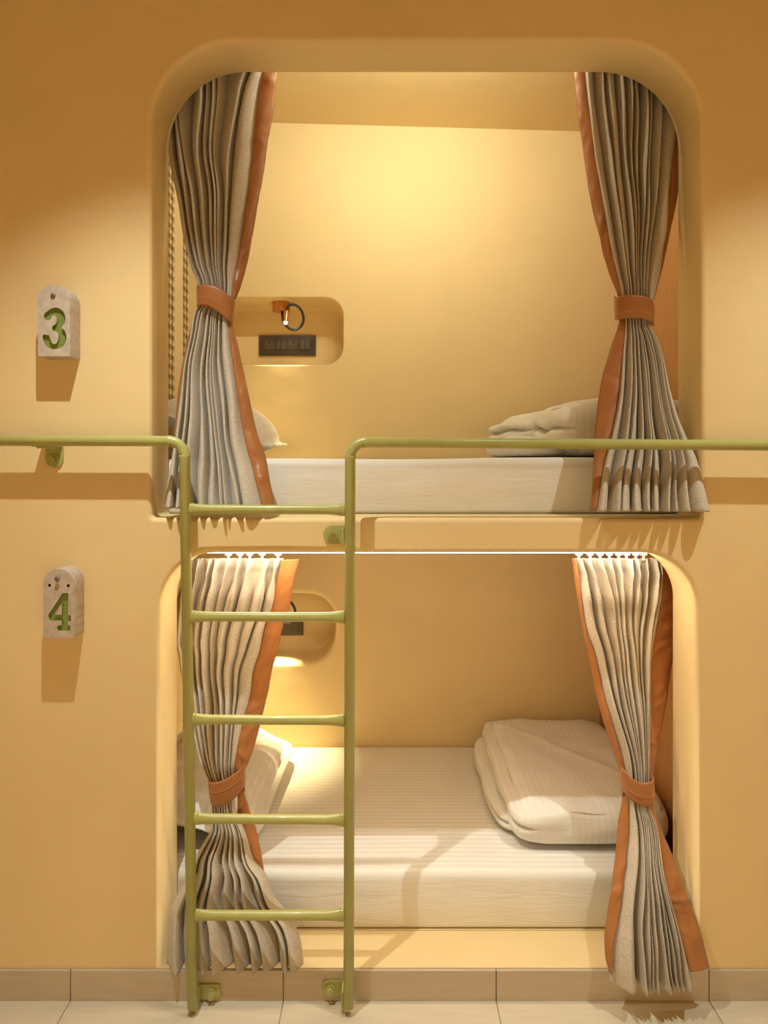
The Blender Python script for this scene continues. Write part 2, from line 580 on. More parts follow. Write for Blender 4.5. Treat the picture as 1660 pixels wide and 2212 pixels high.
def tieback(parent, top, bot, d, dep, base, seam=.62):
    """closed leather strap round the gathered cloth; top/bot: (px,py) of the front edge"""
    x0, x1 = (top[0][0] + bot[0][0]) / 2, (top[-1][0] + bot[-1][0]) / 2
    n = 64; NZ = 10
    bm = bmesh.new(); rows = []
    def xy(k):
        a = 2 * PI * k / n
        c, s = math.cos(a), math.sin(a)
        return math.copysign(abs(c) ** .7, c), math.copysign(abs(s) ** .75, s)
    seam_pts = []
    for j in range(NZ + 1):
        t = j / NZ; vs = []
        bulge = .0025 * math.sin(PI * t) + (.0012 if abs(t - seam) < .06 else 0)
        for k in range(n):
            c, s = xy(k)
            u = (c + 1) / 2
            pxt = top[0][0] + (top[-1][0] - top[0][0]) * u; pxb = bot[0][0] + (bot[-1][0] - bot[0][0]) * u
            px = pxt * (1 - t) + pxb * t
            pt = pchip([p[0] for p in top], [p[1] for p in top], [pxt])[0]; pb = pchip([p[0] for p in bot], [p[1] for p in bot], [pxb])[0]
            py = pt * (1 - t) + pb * t
            xx = X(px, d); yy = d + s * (dep + bulge); zz = Z(py, d - dep if s < 0 else d)
            vs.append(bm.verts.new((xx - base[0], yy - base[1], zz - base[2])))
            if j == 0: pass
        rows.append(vs)
        if abs(t - seam) < .051 and not seam_pts:
            seam_pts = [rows[-1][k].co.copy() for k in range(n) if xy(k)[1] < -.2]
    for a, b_ in zip(rows, rows[1:]):
        for k in range(n): bm.faces.new((a[k], a[(k + 1) % n], b_[(k + 1) % n], b_[k])).smooth = True
    bmesh.ops.recalc_face_normals(bm, faces=bm.faces)
    o = obj('tieback', bm, M_band, parent, smooth=True)
    o['label'] = 'rust coloured tieback strap'
    s = o.modifiers.new('thick', 'SOLIDIFY'); s.thickness = .0028; s.offset = 0
    bm = bmesh.new()
    seam_pts.sort(key=lambda p: p.x)
    tube(bm, [p + Vector((0, -.0016, 0)) for p in seam_pts], .0006, 6)
    st = obj('stitching', bm, M_thread, o)
    return o


def gliders(parent, pts, base):
    for (px, d) in pts:
        x = X(px, d)
        bm = bmesh.new()
        z0, z1 = Z(1211, d), 1.284
        box(bm, x - .0042, x + .0042, d - .003, d + .003, z0, z1, 0, .001, 1)
        zt = Z(1198.5, d)
        box(bm, x - .011, x + .011, d - .004, d + .004, zt - .002, zt + .0035, 0, .001, 1)
        obj('glider', rebase(bm, base), M_white, parent)


CG = 'bunk privacy curtains'
def offs(D, o): return [(a, b + o) for a, b in D]
# --- upper bunk, left
base = (X(465, 2.09), 2.09, 1.390)
t = thing('bunk_curtain', 'grey pleated curtain tied with rust strap on the left of the upper bunk', 'curtain', base, CG)
D_UL = [(60, 2.20), (300, 2.195), (560, 2.11), (650, 2.09), (760, 2.07), (985, 2.015), (1098, 1.968)]
curtain_panel(t, [(60, 338), (200, 347), (326, 361), (434, 383), (503, 394), (573, 411), (614, 427), (640, 430), (660, 429), (674, 419), (735, 409), (791, 397), (857, 388), (885, 384), (940, 377), (1001, 367), (1098, 353)],
              [(60, 590), (157, 572), (198, 561), (237, 557), (309, 550), (392, 542), (462, 531), (545, 520), (586, 511), (642, 504), (685, 496), (718, 498), (752, 501), (846, 515), (940, 529), (1012, 548), (1098, 569)],
              D_UL, [(60, .026), (350, .024), (560, .018), (640, .014), (700, .016), (850, .024), (985, .030), (1098, .026)],
              [(60, -.2), (600, .0), (1098, -.25)],
              [(60, [.9, 1, 1.1, 1.1, .6, .8, 1, 1.6, 1.5]), (560, [1, 1, 1, 1, .8, .7, .7, .7, 2.6]), (1098, [1, .9, 1.2, .8, 1, .7, .7, .7, 2.4])], 3, hem=1008, base=base)
band(t, [(60, 586), (157, 570), (198, 559), (237, 555), (309, 548), (392, 540), (462, 529), (545, 518), (586, 509), (642, 502), (685, 494), (718, 496), (752, 499), (846, 512), (940, 527), (1012, 546), (1098, 567)],
     [(60, 612), (157, 600), (254, 588), (309, 578), (379, 569), (434, 558), (517, 544), (586, 530), (640, 512), (660, 504), (695, 503), (746, 514), (846, 536), (935, 555.5), (990, 575), (1037, 583), (1098, 594)],
     offs(D_UL, -.004), offs(D_UL, .010), 1, base, hem=1008)
band(t, [(690, 418), (740, 405), (791, 394), (857, 384), (900, 380), (940, 376)], [(690, 428), (740, 415), (791, 402), (857, 393), (900, 389), (940, 386)],
     [(690, 2.12), (940, 2.06)], [(690, 2.11), (940, 2.05)], 2, base, .002)
tieback(t, [(427, 615), (445, 614.5), (464, 616), (486, 626), (508, 645)], [(428, 659), (450, 660), (475, 673), (490, 684), (503, 696)], 2.085, .034, base)

# --- upper bunk, right
base = (X(1370, 2.09), 2.09, 1.390)
t = thing('bunk_curtain', 'grey pleated curtain tied with rust strap on the right of the upper bunk', 'curtain', base, CG)
D_UR = [(60, 2.20), (300, 2.195), (560, 2.11), (660, 2.09), (760, 2.07), (985, 1.995), (1102, 1.945)]
curtain_panel(t, [(60, 1255), (164, 1262), (244, 1272), (326, 1282), (412, 1296), (507, 1312), (575, 1327), (632, 1342), (660, 1346), (696, 1351), (772, 1345), (858, 1335), (945, 1318), (1031, 1297), (1104, 1285)],
              [(60, 1500), (164, 1490), (318, 1462), (407, 1451), (494, 1442), (575, 1430), (654, 1412), (680, 1406), (706, 1407), (729, 1418), (779, 1434), (839, 1448), (901, 1467), (951, 1490), (998, 1513), (1104, 1535)],
              D_UR, [(60, .030), (350, .030), (560, .022), (650, .015), (700, .018), (850, .028), (985, .032), (1104, .030)],
              [(60, -.1), (600, .0), (1104, -.3)],
              [(60, [1.5, 1, .9, .8, .7, .9, .9, .6, .8, 2.2]), (620, [1.4, 1, 1, .8, .6, .6, .6, .6, .6, 2.2]), (760, [1, .9, .9, .8, .8, .8, .8, .8, .8, 1]), (1104, [1.2, 1, .9, .9, .8, .8, .9, .8, .8, 1.6])], 11, hem=1005, base=base)
band(t, [(60, 1228), (164, 1240), (244, 1249), (320, 1260), (407, 1272), (507, 1294), (589, 1316), (638, 1336), (668, 1343), (696, 1338), (746, 1322), (812, 1302), (875, 1292), (931, 1285), (1014, 1282), (1102, 1275)],
     [(60, 1258), (164, 1265), (244, 1275), (326, 1285), (412, 1299), (507, 1315), (575, 1330), (632, 1345), (668, 1350), (696, 1353), (772, 1347), (858, 1337), (945, 1320), (1031, 1299), (1102, 1288)],
     offs(D_UR, .010), offs(D_UR, -.004), 4, base, hem=1005)
band(t, [(240, 1468), (318, 1459), (407, 1448), (494, 1439), (575, 1427), (650, 1410)], [(240, 1490), (318, 1482), (366, 1473), (426, 1463), (494, 1449), (575, 1432), (650, 1412)],
     [(240, 2.20), (560, 2.12), (650, 2.10)], [(240, 2.215), (560, 2.13), (650, 2.11)], 5, base, .002)
tieback(t, [(1329, 640), (1348, 636), (1366, 636), (1381, 638), (1401, 647), (1411, 659)], [(1332, 688), (1350, 687), (1366, 687), (1381, 689.5), (1397, 695), (1410, 701)], 2.085, .034, base, .66)

# --- lower bunk, left
base = (X(490, 2.09), 2.09, .095)
t = thing('bunk_curtain', 'grey pleated curtain behind the ladder on the left of the lower bunk', 'curtain', base, CG)
D_LL = [(1206, 2.195), (1300, 2.195), (1560, 2.13), (1700, 2.09), (1790, 2.06), (1950, 2.005), (2088, 1.975)]
HEADW = [(1206, -.5), (1222, .2), (1240, .93), (1250, .8), (1275, -.2), (1310, -.3)]
curtain_panel(t, [(1206, 402), (1255, 392), (1300, 380), (1341, 377), (1383, 377), (1416, 385), (1461, 392), (1520, 405), (1582, 418), (1636, 430), (1672, 443), (1692, 452), (1742, 457), (1785, 457), (1821, 440), (1851, 422), (1896, 404), (1941, 380), (1974, 365), (2088, 357)],
              [(1206, 613), (1250, 602), (1323, 588), (1344, 578), (1410, 563), (1449, 551), (1500, 545), (1564, 529), (1630, 514), (1666, 508), (1742, 506), (1754, 510), (1806, 531), (1857, 545), (1890, 570), (1941, 591), (1965, 609), (2001, 636), (2044, 650), (2088, 654)],
              D_LL, [(1206, .007), (1225, .020), (1240, .033), (1252, .030), (1285, .030), (1330, .021), (1450, .024), (1600, .018), (1700, .013), (1790, .018), (1900, .032), (2088, .040)],
              HEADW + [(1700, 0), (2088, -.2)],
              [(1206, [1, .9, 1, 1, 1.1, 1.1, 1.2, 1.2, 1.2]), (1600, [1, .9, 1, 1, 1.1, .9, .9, .6, 1.9]), (1760, [1, 1, 1, 1, 1, 1, 1, 1, 1.2]), (2088, [1.6, 1, 1.2, 1.5, 1.5, .9, .9, .7, .8])], 21, hem=2010, base=base, skew=.45, fingers=1243, tri=1840)
band(t, [(1208, 610), (1250, 599), (1323, 585), (1344, 575), (1410, 560), (1449, 548), (1500, 541), (1564, 525), (1630, 510), (1680, 505)],
     [(1208, 647), (1265, 633), (1320, 624), (1344, 614), (1410, 599), (1452, 587), (1488, 581), (1542, 568), (1612, 550), (1680, 525)],
     offs(D_LL, -.004), offs(D_LL, .010), 7, base)
band(t, [(1700, 512), (1718, 514), (1782, 512), (1821, 532), (1869, 550), (1900, 566)], [(1700, 525), (1718, 529), (1782, 550), (1827, 561), (1863, 567), (1900, 574)],
     [(1700, 2.10), (1790, 2.085), (1900, 2.05)], [(1700, 2.11), (1790, 2.10), (1900, 2.06)], 8, base)
tieback(t, [(452, 1693), (470, 1691), (489, 1685), (510, 1673), (530, 1660)], [(457, 1739), (472, 1742), (489, 1739), (510, 1726), (528, 1709)], 2.085, .036, base, .36)
gliders(t, [(494, 2.19), (519, 2.19), (540, 2.19), (567, 2.19), (601, 2.19)], base)

# --- lower bunk, right
base = (X(1400, 2.09), 2.09, .095)
t = thing('bunk_curtain', 'grey pleated curtain edged both sides in rust on the right of the lower bunk', 'curtain', base, CG)
D_LR = [(1206, 2.195), (1300, 2.195), (1560, 2.12), (1700, 2.08), (1790, 2.04), (1950, 1.955), (2060, 1.915), (2130, 1.900)]
curtain_panel(t, [(1206, 1242), (1270, 1250), (1355, 1262), (1411, 1281), (1477, 1296), (1550, 1316), (1624, 1338), (1673, 1349), (1733, 1354), (1780, 1356), (1845, 1349), (1936, 1340), (1983, 1332), (2033, 1322), (2087, 1318), (2130, 1322)],
              [(1206, 1438), (1226, 1436), (1326, 1425), (1367, 1418), (1441, 1408), (1514, 1405), (1599, 1402), (1692, 1402), (1742, 1405), (1780, 1419), (1881, 1434), (1990, 1463), (2062, 1484), (2130, 1500)],
              D_LR, [(1206, .007), (1225, .020), (1240, .033), (1252, .030), (1285, .030), (1330, .021), (1450, .026), (1600, .020), (1700, .014), (1790, .020), (1950, .034), (2130, .032)],
              HEADW + [(1700, 0), (2130, -.2)],
              [(1206, [.9, 1, 1, 1, 1, 1.1, 1.1, 1, .9, .9]), (1560, [3.0, 1, 1, .8, .7, .9, .6, .6, .5, .9]), (1740, [3.6, .7, .5, .5, .5, .5, .5, .5, .5, .5]), (2130, [4.2, .9, .6, .6, 1.3, 1.4, .6, .6, .6, 1.6])], 33, hem=2003, base=base, skew=.45, fingers=1243, tri=1840)
band(t, [(1206, 1236), (1265, 1244), (1355, 1259), (1441, 1277), (1502, 1289), (1599, 1316), (1668, 1338), (1722, 1345), (1780, 1336), (1881, 1327), (1972, 1313), (2026, 1306), (2062, 1307), (2100, 1315)],
     [(1206, 1245), (1270, 1254), (1355, 1266), (1411, 1285), (1477, 1300), (1550, 1320), (1624, 1342), (1673, 1352), (1733, 1358), (1780, 1360), (1845, 1353), (1936, 1344), (1983, 1336), (2033, 1326), (2100, 1322)],
     offs(D_LR, .012), offs(D_LR, -.004), 9, base, hem=1985)
band(t, [(1208, 1434), (1226, 1432), (1326, 1421), (1367, 1414), (1441, 1404), (1514, 1401), (1599, 1398), (1692, 1399)],
     [(1208, 1448), (1236, 1452), (1277, 1460), (1331, 1466), (1367, 1463), (1453, 1449), (1533, 1437), (1611, 1423), (1692, 1406)],
     offs(D_LR, -.002), offs(D_LR, .012), 12, base, .006)
band(t, [(1735, 1402), (1780, 1415), (1881, 1430), (1990, 1459), (2062, 1481), (2092, 1491)],
     [(1735, 1409), (1787, 1426), (1838, 1448), (1936, 1484), (1986, 1504), (2092, 1532)],
     offs(D_LR, -.002), offs(D_LR, .012), 13, base, .004, hem=2003)
tieback(t, [(1342, 1667), (1358, 1682), (1380, 1691), (1397, 1690), (1410, 1686)], [(1346, 1720), (1362, 1733), (1380, 1741), (1397, 1742), (1412, 1731)], 2.075, .034, base, .6)
gliders(t, [(1251, 2.19), (1275, 2.19), (1297, 2.19), (1317, 2.19), (1337, 2.19), (1354, 2.19), (1374, 2.19), (1391, 2.19)], base)

# curtain track under the upper platform
bm = box(bmesh.new(), XL + .03, XR - .03, 2.178, 2.202, 1.284, 1.3005, 0, .002, 1)
tag(obj('curtain_track', rebase(bm, (0, 2.19, 1.30)), M_white, loc=(0, 2.19, 1.30)), 'slim white curtain track under the upper platform, above the lower curtains', 'curtain track')

# ------------------------------------------------------------------ ladder with its guard rails
DL_ = 1.912; RP = .0148
lad = thing('bunk_ladder', 'olive green tubular ladder with guard rails bolted to the bunk wall', 'ladder', (X(585, DL_), DL_, .03))
LB = lad.location.copy()
def P(px, py, d=DL_): return Vector((X(px, d), d, Z(py, d)))
def railpath(a, corner, b, rpx, n=10):
    """a -> corner -> b in px with a rounded corner"""
    a, c, b = (Vector((p[0], p[1])) for p in (a, corner, b))
    u, v = (a - c).normalized(), (b - c).normalized()
    p0, p1 = c + u * rpx, c + v * rpx
    cc = c + (u + v) * rpx
    pts = [a]
    a0 = math.atan2(p0.y - cc.y, p0.x - cc.x); a1 = math.atan2(p1.y - cc.y, p1.x - cc.x)
    while a1 - a0 > PI: a1 -= 2 * PI
    while a1 - a0 < -PI: a1 += 2 * PI
    for i in range(n + 1):
        g = a0 + (a1 - a0) * i / n
        pts.append(Vector((cc.x + rpx * math.cos(g), cc.y + rpx * math.sin(g))))
    pts.append(b)
    return pts, 1, n + 1
for a, c, b_ in (((-820, 950), (398.5, 953), (416.5, 2176)), ((2460, 968.5), (757, 955), (753.5, 2174))):
    pts, i0, i1 = railpath(a, c, b_, 33)
    P3 = [P(p.x, p.y) for p in pts]
    out, rr = [], []
    for i, p in enumerate(P3):
        if i in (i0, i1):       # weld bead at each end of the elbow
            t_ = (P3[i + 1] - P3[i - 1]).normalized()
            for dd, k in ((-.006, 1), (-.002, 1.10), (.002, 1.10), (.006, 1.0)):
                out.append(p + t_ * dd); rr.append(RP * k)
        else: out.append(p); rr.append(RP)
    bm = tube(bmesh.new(), out, rr, 24)
    obj('rail_pipe', rebase(bm, LB), M_green, lad)
for (x0, y0), (x1, y1) in (((405, 1100), (748, 1101)), ((409, 1332), (746, 1333)), ((413, 1554), (745, 1556)), ((417, 1768), (746, 1771)), ((420, 1977), (746, 1977))):
    a, b_ = P(x0, y0), P(x1, y1)
    L_ = (b_ - a).length
    ts = [0, .015, .03, .05, .08, .12, .5, .88, .92, .95, .97, .985, 1]
    def fl(t):
        e = min(t, 1 - t)
        k = max(0, 1 - e / .15)
        r = .0129
        return (r * (1 - .3 * k), r * (1 + .42 * k ** 1.4))
    bm = tube(bmesh.new(), [a.lerp(b_, t_) for t_ in ts], [fl(t_) for t_ in ts], 22)
    # weld beads
    for s in (a, b_):
        for k in range(9):
            g = 2 * PI * k / 9
            c = s + Vector((.0145 if s is a else -.0145, math.cos(g) *   .0085, math.sin(g) * .0165))
            bmesh.ops.create_icosphere(bm, subdivisions=1, radius=.0024, matrix=Matrix.Translation(c))
    obj('rung', rebase(bm, LB), M_green, lad, smooth=True)


def bracket(cx, cz, hw, hh, r_left, yw, tabs, bolt, rb=.016):
    """flat plate on the wall, rounded at one end, with tabs to the pipe and a hex bolt"""
    bm = bmesh.new()
    x0, x1, z0, z1 = cx - hw, cx + hw, cz - hh, cz + hh
    rt = min(hw, hh) - .001
    pts = []
    def cor(x, z, r, a0):
        for i in range(7):
            a = math.radians(a0 + 15 * i); pts.append((x + r * math.cos(a), z + r * math.sin(a)))
    rl = {'left': (1, 0, 0, 1), 'down': (1, 1, 0, 0), 'right': (0, 1, 1, 0), 'soft': (.4, .4, .4, .4)}[r_left]
    rs = [max(.0015, rt * k) for k in rl]
    cor(x0 + rs[0], z0 + rs[0], rs[0], 180); cor(x1 - rs[1], z0 + rs[1], rs[1], 270)
    cor(x1 - rs[2], z1 - rs[2], rs[2], 0); cor(x0 + rs[3], z1 - rs[3], rs[3], 90)
    prism(bm, pts, yw - .006, yw)
    for tb in tabs: box(bm, *tb, 0, .0012, 1)
    o = obj('mounting_bracket', rebase(bm, LB), M_green, lad)
    bm = bmesh.new()
    n = 26
    prism(bm, [(bolt[0] + rb * math.cos(2 * PI * k / n), bolt[1] + rb * math.sin(2 * PI * k / n)) for k in range(n)], yw - .011, yw - .006)
    prism(bm, [(bolt[0] + .0098 * math.cos(2 * PI * k / 6 + .3), bolt[1] + .0098 * math.sin(2 * PI * k / 6 + .3)) for k in range(6)], yw - .022, yw - .011)
    bmesh.ops.recalc_face_normals(bm, faces=bm.faces)
    obj('bolt', rebase(bm, LB), M_green, o)
d = YF - .003
# under the left guard rail
bracket(X(118, d), Z(987, d), X(137, d) - X(118, d), .030, 'down', YF, [(X(90, d), X(136, d), DL_, YF - .001, Z(966, d), Z(966, d) + .006), (X(100, d), X(136, d), DL_ - .002, DL_ + .004, Z(964, DL_) - .006, Z(960, DL_) + .004)], (X(117, d), Z(992, d)))
# beside the right stile between the bunks
bracket(X(723, d), Z(1155, d), X(747, d) - X(723, d), .0265, 'left', YF, [(X(744, d) - .004, X(744, d) + .003, DL_, YF - .001, Z(1174, d), Z(1137, d))], (X(719, d), Z(1157, d)))
# at the skirting
yk = YF - .009; d = yk
bracket(X(452, d), Z(2139, d), X(477, d) - X(452, d), .0205, 'soft', yk, [(X(430, d), X(430, d) + .006, DL_, yk - .001, Z(2160, d), Z(2122, d))], (X(459, d), Z(2143, d)))
bracket(X(722, d), Z(2131, d), X(746, d) - X(722, d), .0205, 'soft', yk, [(X(742, d) - .003, X(742, d) + .003, DL_, yk - .001, Z(2156, d), Z(2116, d))], (X(714, d), Z(2134, d)))

# ------------------------------------------------------------------ number plaques
def catmull(pts, n=4):
    out = []
    L_ = len(pts)
    for i in range(L_):
        p0, p1, p2, p3 = (Vector(pts[(i + k) % L_]) for k in (-1, 0, 1, 2))
        for j in range(n):
            t_ = j / n
            out.append(.5 * ((2 * p1) + (p2 - p0) * t_ + (2 * p0 - 5 * p1 + 4 * p2 - p3) * t_ ** 2 + (3 * p1 - p0 - 3 * p2 + p3) * t_ ** 3))
    return out
DP = 1.905
def plaque(label, left, right, top, bottom, digit, counter, nail, holes, scale, org, smooth, nail_out):
    X0, X1, Z0, Z1 = X(left, DP), X(right, DP), Z(bottom, DP), Z(top, DP)
    r = (X1 - X0) / 2
    base = ((X0 + X1) / 2, YF, Z0)
    root = thing('number_plaque', label, 'number sign', base, 'concrete bunk number plaques')
    tr = lambda p: (X(org[0] + p[0] / scale, DP), Z(org[1] + p[1] / scale, DP))
    out = [(X0 + .001, Z0), (X1 - .001, Z0)]
    for i in range(29):
        a = PI * i / 28; out.append(((X0 + X1) / 2 + r * math.cos(a), Z1 - r + r * math.sin(a)))
    rnd = random.Random(int(left))
    side = lambda xx, za, zb: [(xx + rnd.uniform(-.0005, .0005), za + (zb - za) * k / 13) for k in range(1, 13)]
    btm = [(X0 + (X1 - X0) * k / 9, Z0 + rnd.uniform(-.0006, .0006)) for k in range(1, 9)]
    out = [out[0]] + btm + [out[1]] + side(X1, Z0, Z1 - r) + out[2:] + side(X0, Z1 - r, Z0)
    dg = [tr(p) for p in (catmull(digit, 4) if smooth else digit)]
    area = sum(a[0] * b[1] - b[0] * a[1] for a, b in zip(dg, dg[1:] + dg[:1]))
    if area < 0: dg = dg[::-1]
    bm = bmesh.new()
    hl = [[(tr(h)[0] + .0042 * math.cos(2 * PI * k / 12), tr(h)[1] + .0042 * math.sin(2 * PI * k / 12)) for k in range(12)] for h in holes]
    ov, hv = face_with_holes(bm, out, [dg] + hl, DP)
    for h in hv[1:]:
        bk = [bm.verts.new((v.co.x, DP + .02, v.co.z)) for v in h]
        bridge(bm, h, bk, True, 1); f = bm.faces.new(bk); f.material_index = 1
    b1 = [bm.verts.new(((v.co.x - base[0]) * 1.0 + base[0] + .0, YF, v.co.z)) for v in ov]
    bridge(bm, ov, b1, False); bm.faces.new(b1[::-1])
    if counter:
        c = [tr(p) for p in counter]
        cv = [bm.verts.new((p[0], DP, p[1])) for p in c]; bm.faces.new(cv)
        # keep counter walls in the digit mesh
    bmesh.ops.recalc_face_normals(bm, faces=bm.faces)
    for f in bm.faces:
        if abs(f.calc_center_median().y - DP) < 1e-5 and f.normal.y > 0: f.normal_flip()
    o = obj('plaque_body', rebase(bm, base), [M_conc, M_dark], root)
    DEP = .008
    bm = bmesh.new()
    if counter:
        c = [tr(p) for p in counter]
        ov, hv = face_with_holes(bm, dg, [c], DP + DEP)
        top_ = [bm.verts.new((v.co.x, DP, v.co.z)) for v in hv[0]]
        bridge(bm, hv[0], top_, False)
    else:
        ov, hv = face_with_holes(bm, dg, [], DP + DEP)
    top_ = [bm.verts.new((v.co.x, DP, v.co.z)) for v in ov]
    bridge(bm, ov, top_, False)
    obj('engraved_digit', rebase(bm, base), M_greend, root)['label'] = 'glossy green engraved digit'
    bm = bmesh.new()
    nx, nz = tr(nail)
    rn = .0068
    prof = [(0.003, -.0005), (.003, -nail_out), (rn, -nail_out - .0005), (rn, -nail_out - .002), (rn * .75, -nail_out - .003), (0.0005, -nail_out - .0034)]
    rings = [[bm.verts.new((nx + rr * math.cos(2 * PI * k / 20), DP + yy, nz + rr * math.sin(2 * PI * k / 20))) for k in range(20)] for rr, yy in [(0.003, YF + .02 - DP)] + prof]
    for a, b_ in zip(rings, rings[1:]): bridge(bm, a, b_)
    bmesh.ops.recalc_face_normals(bm, faces=bm.faces)
    obj('nail', rebase(bm, base), M_steel, root)['label'] = 'steel nail head'
    return root
three = [(447, 690), (490, 650), (560, 605), (640, 588), (725, 618), (780, 685), (799, 780), (785, 860), (738, 925), (790, 985), (815, 1070), (812, 1160), (772, 1230), (710, 1275), (615, 1296), (520, 1275), (450, 1210), (412, 1110), (425, 1052), (470, 1052), (520, 1065), (543, 1130), (570, 1190), (615, 1212), (655, 1185), (682, 1110), (678, 1040), (650, 1000), (600, 985), (576, 960), (580, 905), (610, 885), (645, 850), (655, 800), (645, 750), (615, 718), (585, 725), (562, 750), (550, 788), (500, 798), (452, 785), (436, 740)]
four = [(705, 597), (780, 595), (795, 612), (795, 640), (788, 950), (820, 953), (832, 968), (832, 1045), (785, 1045), (785, 1108), (812, 1110), (824, 1122), (822, 1195), (635, 1198), (618, 1165), (615, 1135), (635, 1112), (688, 1105), (690, 1035), (500, 1032), (480, 990), (474, 950)]
counter = [(690, 760), (690, 945), (570, 945)]
plaque('small arched concrete plaque with an engraved green 3 left of the upper bunk', 81.8, 151.2, 614.7, 769.7, three, None, (595, 385), [], 7.9, (40, 590), True, .001)
plaque('small arched concrete plaque with an engraved green 4 left of the lower bunk', 93.3, 160, 1229, 1377.6, four, counter, (635, 368), [(495, 475), (793, 480)], 7.375, (40, 1200), False, .007)

# ------------------------------------------------------------------ bedding
def mattress(z0, z1, label, xr):
    x0, x1, y0, y1 = XL + .004, xr - .02, 2.134, YR - .004
    base = ((x0 + x1) / 2, (y0 + y1) / 2, z0)
    nx, ny = 120, 60
    bm = bmesh.new()
    r = .028
    # cross-section profile rings: stack of rounded-rect outlines
    hh = z1 - z0
    prof = []
    for k in range(6): a = PI / 2 * k / 5; prof.append((-.010 * (1 - math.sin(a)), .010 * (1 - math.cos(a))))
    for k in range(1, 10): prof.append((.0035 * math.sin(PI * k / 10), .010 + (hh - r - .010) * k / 10))
    for k in range(9): a = PI / 2 * k / 8; prof.append((-r * (1 - math.cos(a)), hh - r + r * math.sin(a)))
    def outline(off):
        P_ = []
        rc = .04
        X0, X1, Y0, Y1 = x0 - off, x1 + off, y0 - off, y1 + off
        for (cx, cy, a0) in ((X0 + rc, Y0 + rc, 180), (X1 - rc, Y0 + rc, 270), (X1 - rc, Y1 - rc, 0), (X0 + rc, Y1 - rc, 90)):
            for i in range(6):
                a = math.radians(a0 + 18 * i); P_.append((cx + rc * math.cos(a), cy + rc * math.sin(a)))
        # subdivide long sides
        out = []
        for p, q in zip(P_, P_[1:] + P_[:1]):
            L_ = math.hypot(q[0] - p[0], q[1] - p[1]); m = max(1, int(round(L_ / .03)))
            m = {True: 60, False: 1}[L_ > .5] if L_ > .1 else 1
            for j in range(m): out.append((p[0] + (q[0] - p[0]) * j / m, p[1] + (q[1] - p[1]) * j / m))
        return out
    rings = []
    for off, hz in prof:
        vs = []
        for p in outline(off):
            w = .0022 * noise.noise(Vector((p[0] * 5, p[1] * 5, hz * 22 + z0))) * (hz > .02)
            wz = .005 * noise.noise(Vector((p[0] * 2.3, p[1] * 2.3, z0))) * (hz > hh - r)
            cy = -1 if p[1] < (y0 + y1) / 2 else 1
            vs.append(bm.verts.new((p[0], p[1] + w * cy * .5, z0 + hz + wz)))
        rings.append(vs)
    for a, b_ in zip(rings, rings[1:]): bridge(bm, a, b_)
    bm.faces.new(rings[0][::-1])
    # top: shrink rings to the centre
    prev = rings[-1]
    cx, cy = base[0], base[1]
    for k in range(1, 13):
        t_ = k / 13
        cur = []
        for v in rings[-1]:
            px, py = v.co.x + (cx - v.co.x) * t_, v.co.y + (cy - v.co.y) * t_
            cur.append(bm.verts.new((px, py, z1 + .005 * noise.noise(Vector((px * 2.3, py * 2.3, z0))))))
        bridge(bm, prev, cur); prev = cur
    bm.faces.new(prev)
    bmesh.ops.recalc_face_normals(bm, faces=bm.faces)
    o = obj('mattress', rebase(bm, base), M_sheet, smooth=True, loc=base)
    return tag(o, label, 'mattress')
ZM1, ZM2 = .264, 1.560
mattress(ZS1 + .001, ZM1, 'white mattress in a satin striped fitted sheet, lying in the lower bunk', XR)
mattress(ZS2 + .001, ZM2, 'white sheeted mattress lying in the upper bunk, only its front side seen', XU)


def pillow(label, loc, rot, hx, hy, th, seed, flange=.035):
    nx, ny = 72, 88
    bm = bmesh.new()
    def prof(u, v):
        a = max(0, 1 - abs(u) ** 2.6); b_ = max(0, 1 - abs(v) ** 2.8)
        return (a * b_) ** .55
    def grid(sgn):
        G = []
        for j in range(ny + 1):
            row = []
            for i in range(nx + 1):
                u, v = -1 + 2 * i / nx, -1 + 2 * j / ny
                fx, fy = hx / (hx - flange), hy / (hy - flange)
                un, vn = u * fx, v * fy
                inside = abs(un) < 1 and abs(vn) < 1
                h = th * prof(un, vn) if inside else 0
                # gathers radiating from the seam
                e = max(abs(un), abs(vn))
                g = noise.noise(Vector((math.atan2(v, u) * 9 + seed, e * 1.5, seed))) * .010 * math.exp(-((e - .85) / .28) ** 2)
                g += noise.noise(Vector((u * 2.2 + seed, v * 2.2, 3.3))) * .010 * (1 - min(1, e))
                m_ = max(abs(u), abs(v)); q_ = (abs(u) ** 6 + abs(v) ** 6) ** (1 / 6)
                g2 = m_ / q_ if q_ > 1e-6 else 1
                px = u * g2 * hx * (1 - .05 * (1 - abs(v) ** 2) * abs(u) ** 3)
                py = v * g2 * hy * (1 - .045 * (1 - abs(u) ** 2) * abs(v) ** 3)
                edge_w = .009 * noise.noise(Vector((u * 4, v * 4, seed + 9)))
                z = sgn * (h * (.62 if sgn > 0 else .38) + .0022) + g * (1 if sgn > 0 else .3) * inside + edge_w * (e > .9)
                row.append(bm.verts.new((px, py, z)))
            G.append(row)
        return G
    A_, B_ = grid(1), grid(-1)
    for G, fl_ in ((A_, 0), (B_, 1)):
        for j in range(ny):
            for i in range(nx):
                q = (G[j][i], G[j][i + 1], G[j + 1][i + 1], G[j + 1][i])
                bm.faces.new(q[::-1] if fl_ else q).smooth = True
    def rim(G): return [G[0][i] for i in range(nx)] + [G[j][nx] for j in range(ny)] + [G[ny][i] for i in range(nx, 0, -1)] + [G[j][0] for j in range(ny, 0, -1)]
    bridge(bm, rim(A_), rim(B_))
    bmesh.ops.recalc_face_normals(bm, faces=bm.faces)
    o = obj('pillow', bm, M_linen, smooth=True, loc=loc)
    o.rotation_euler = rot
    return tag(o, label, 'pillow')
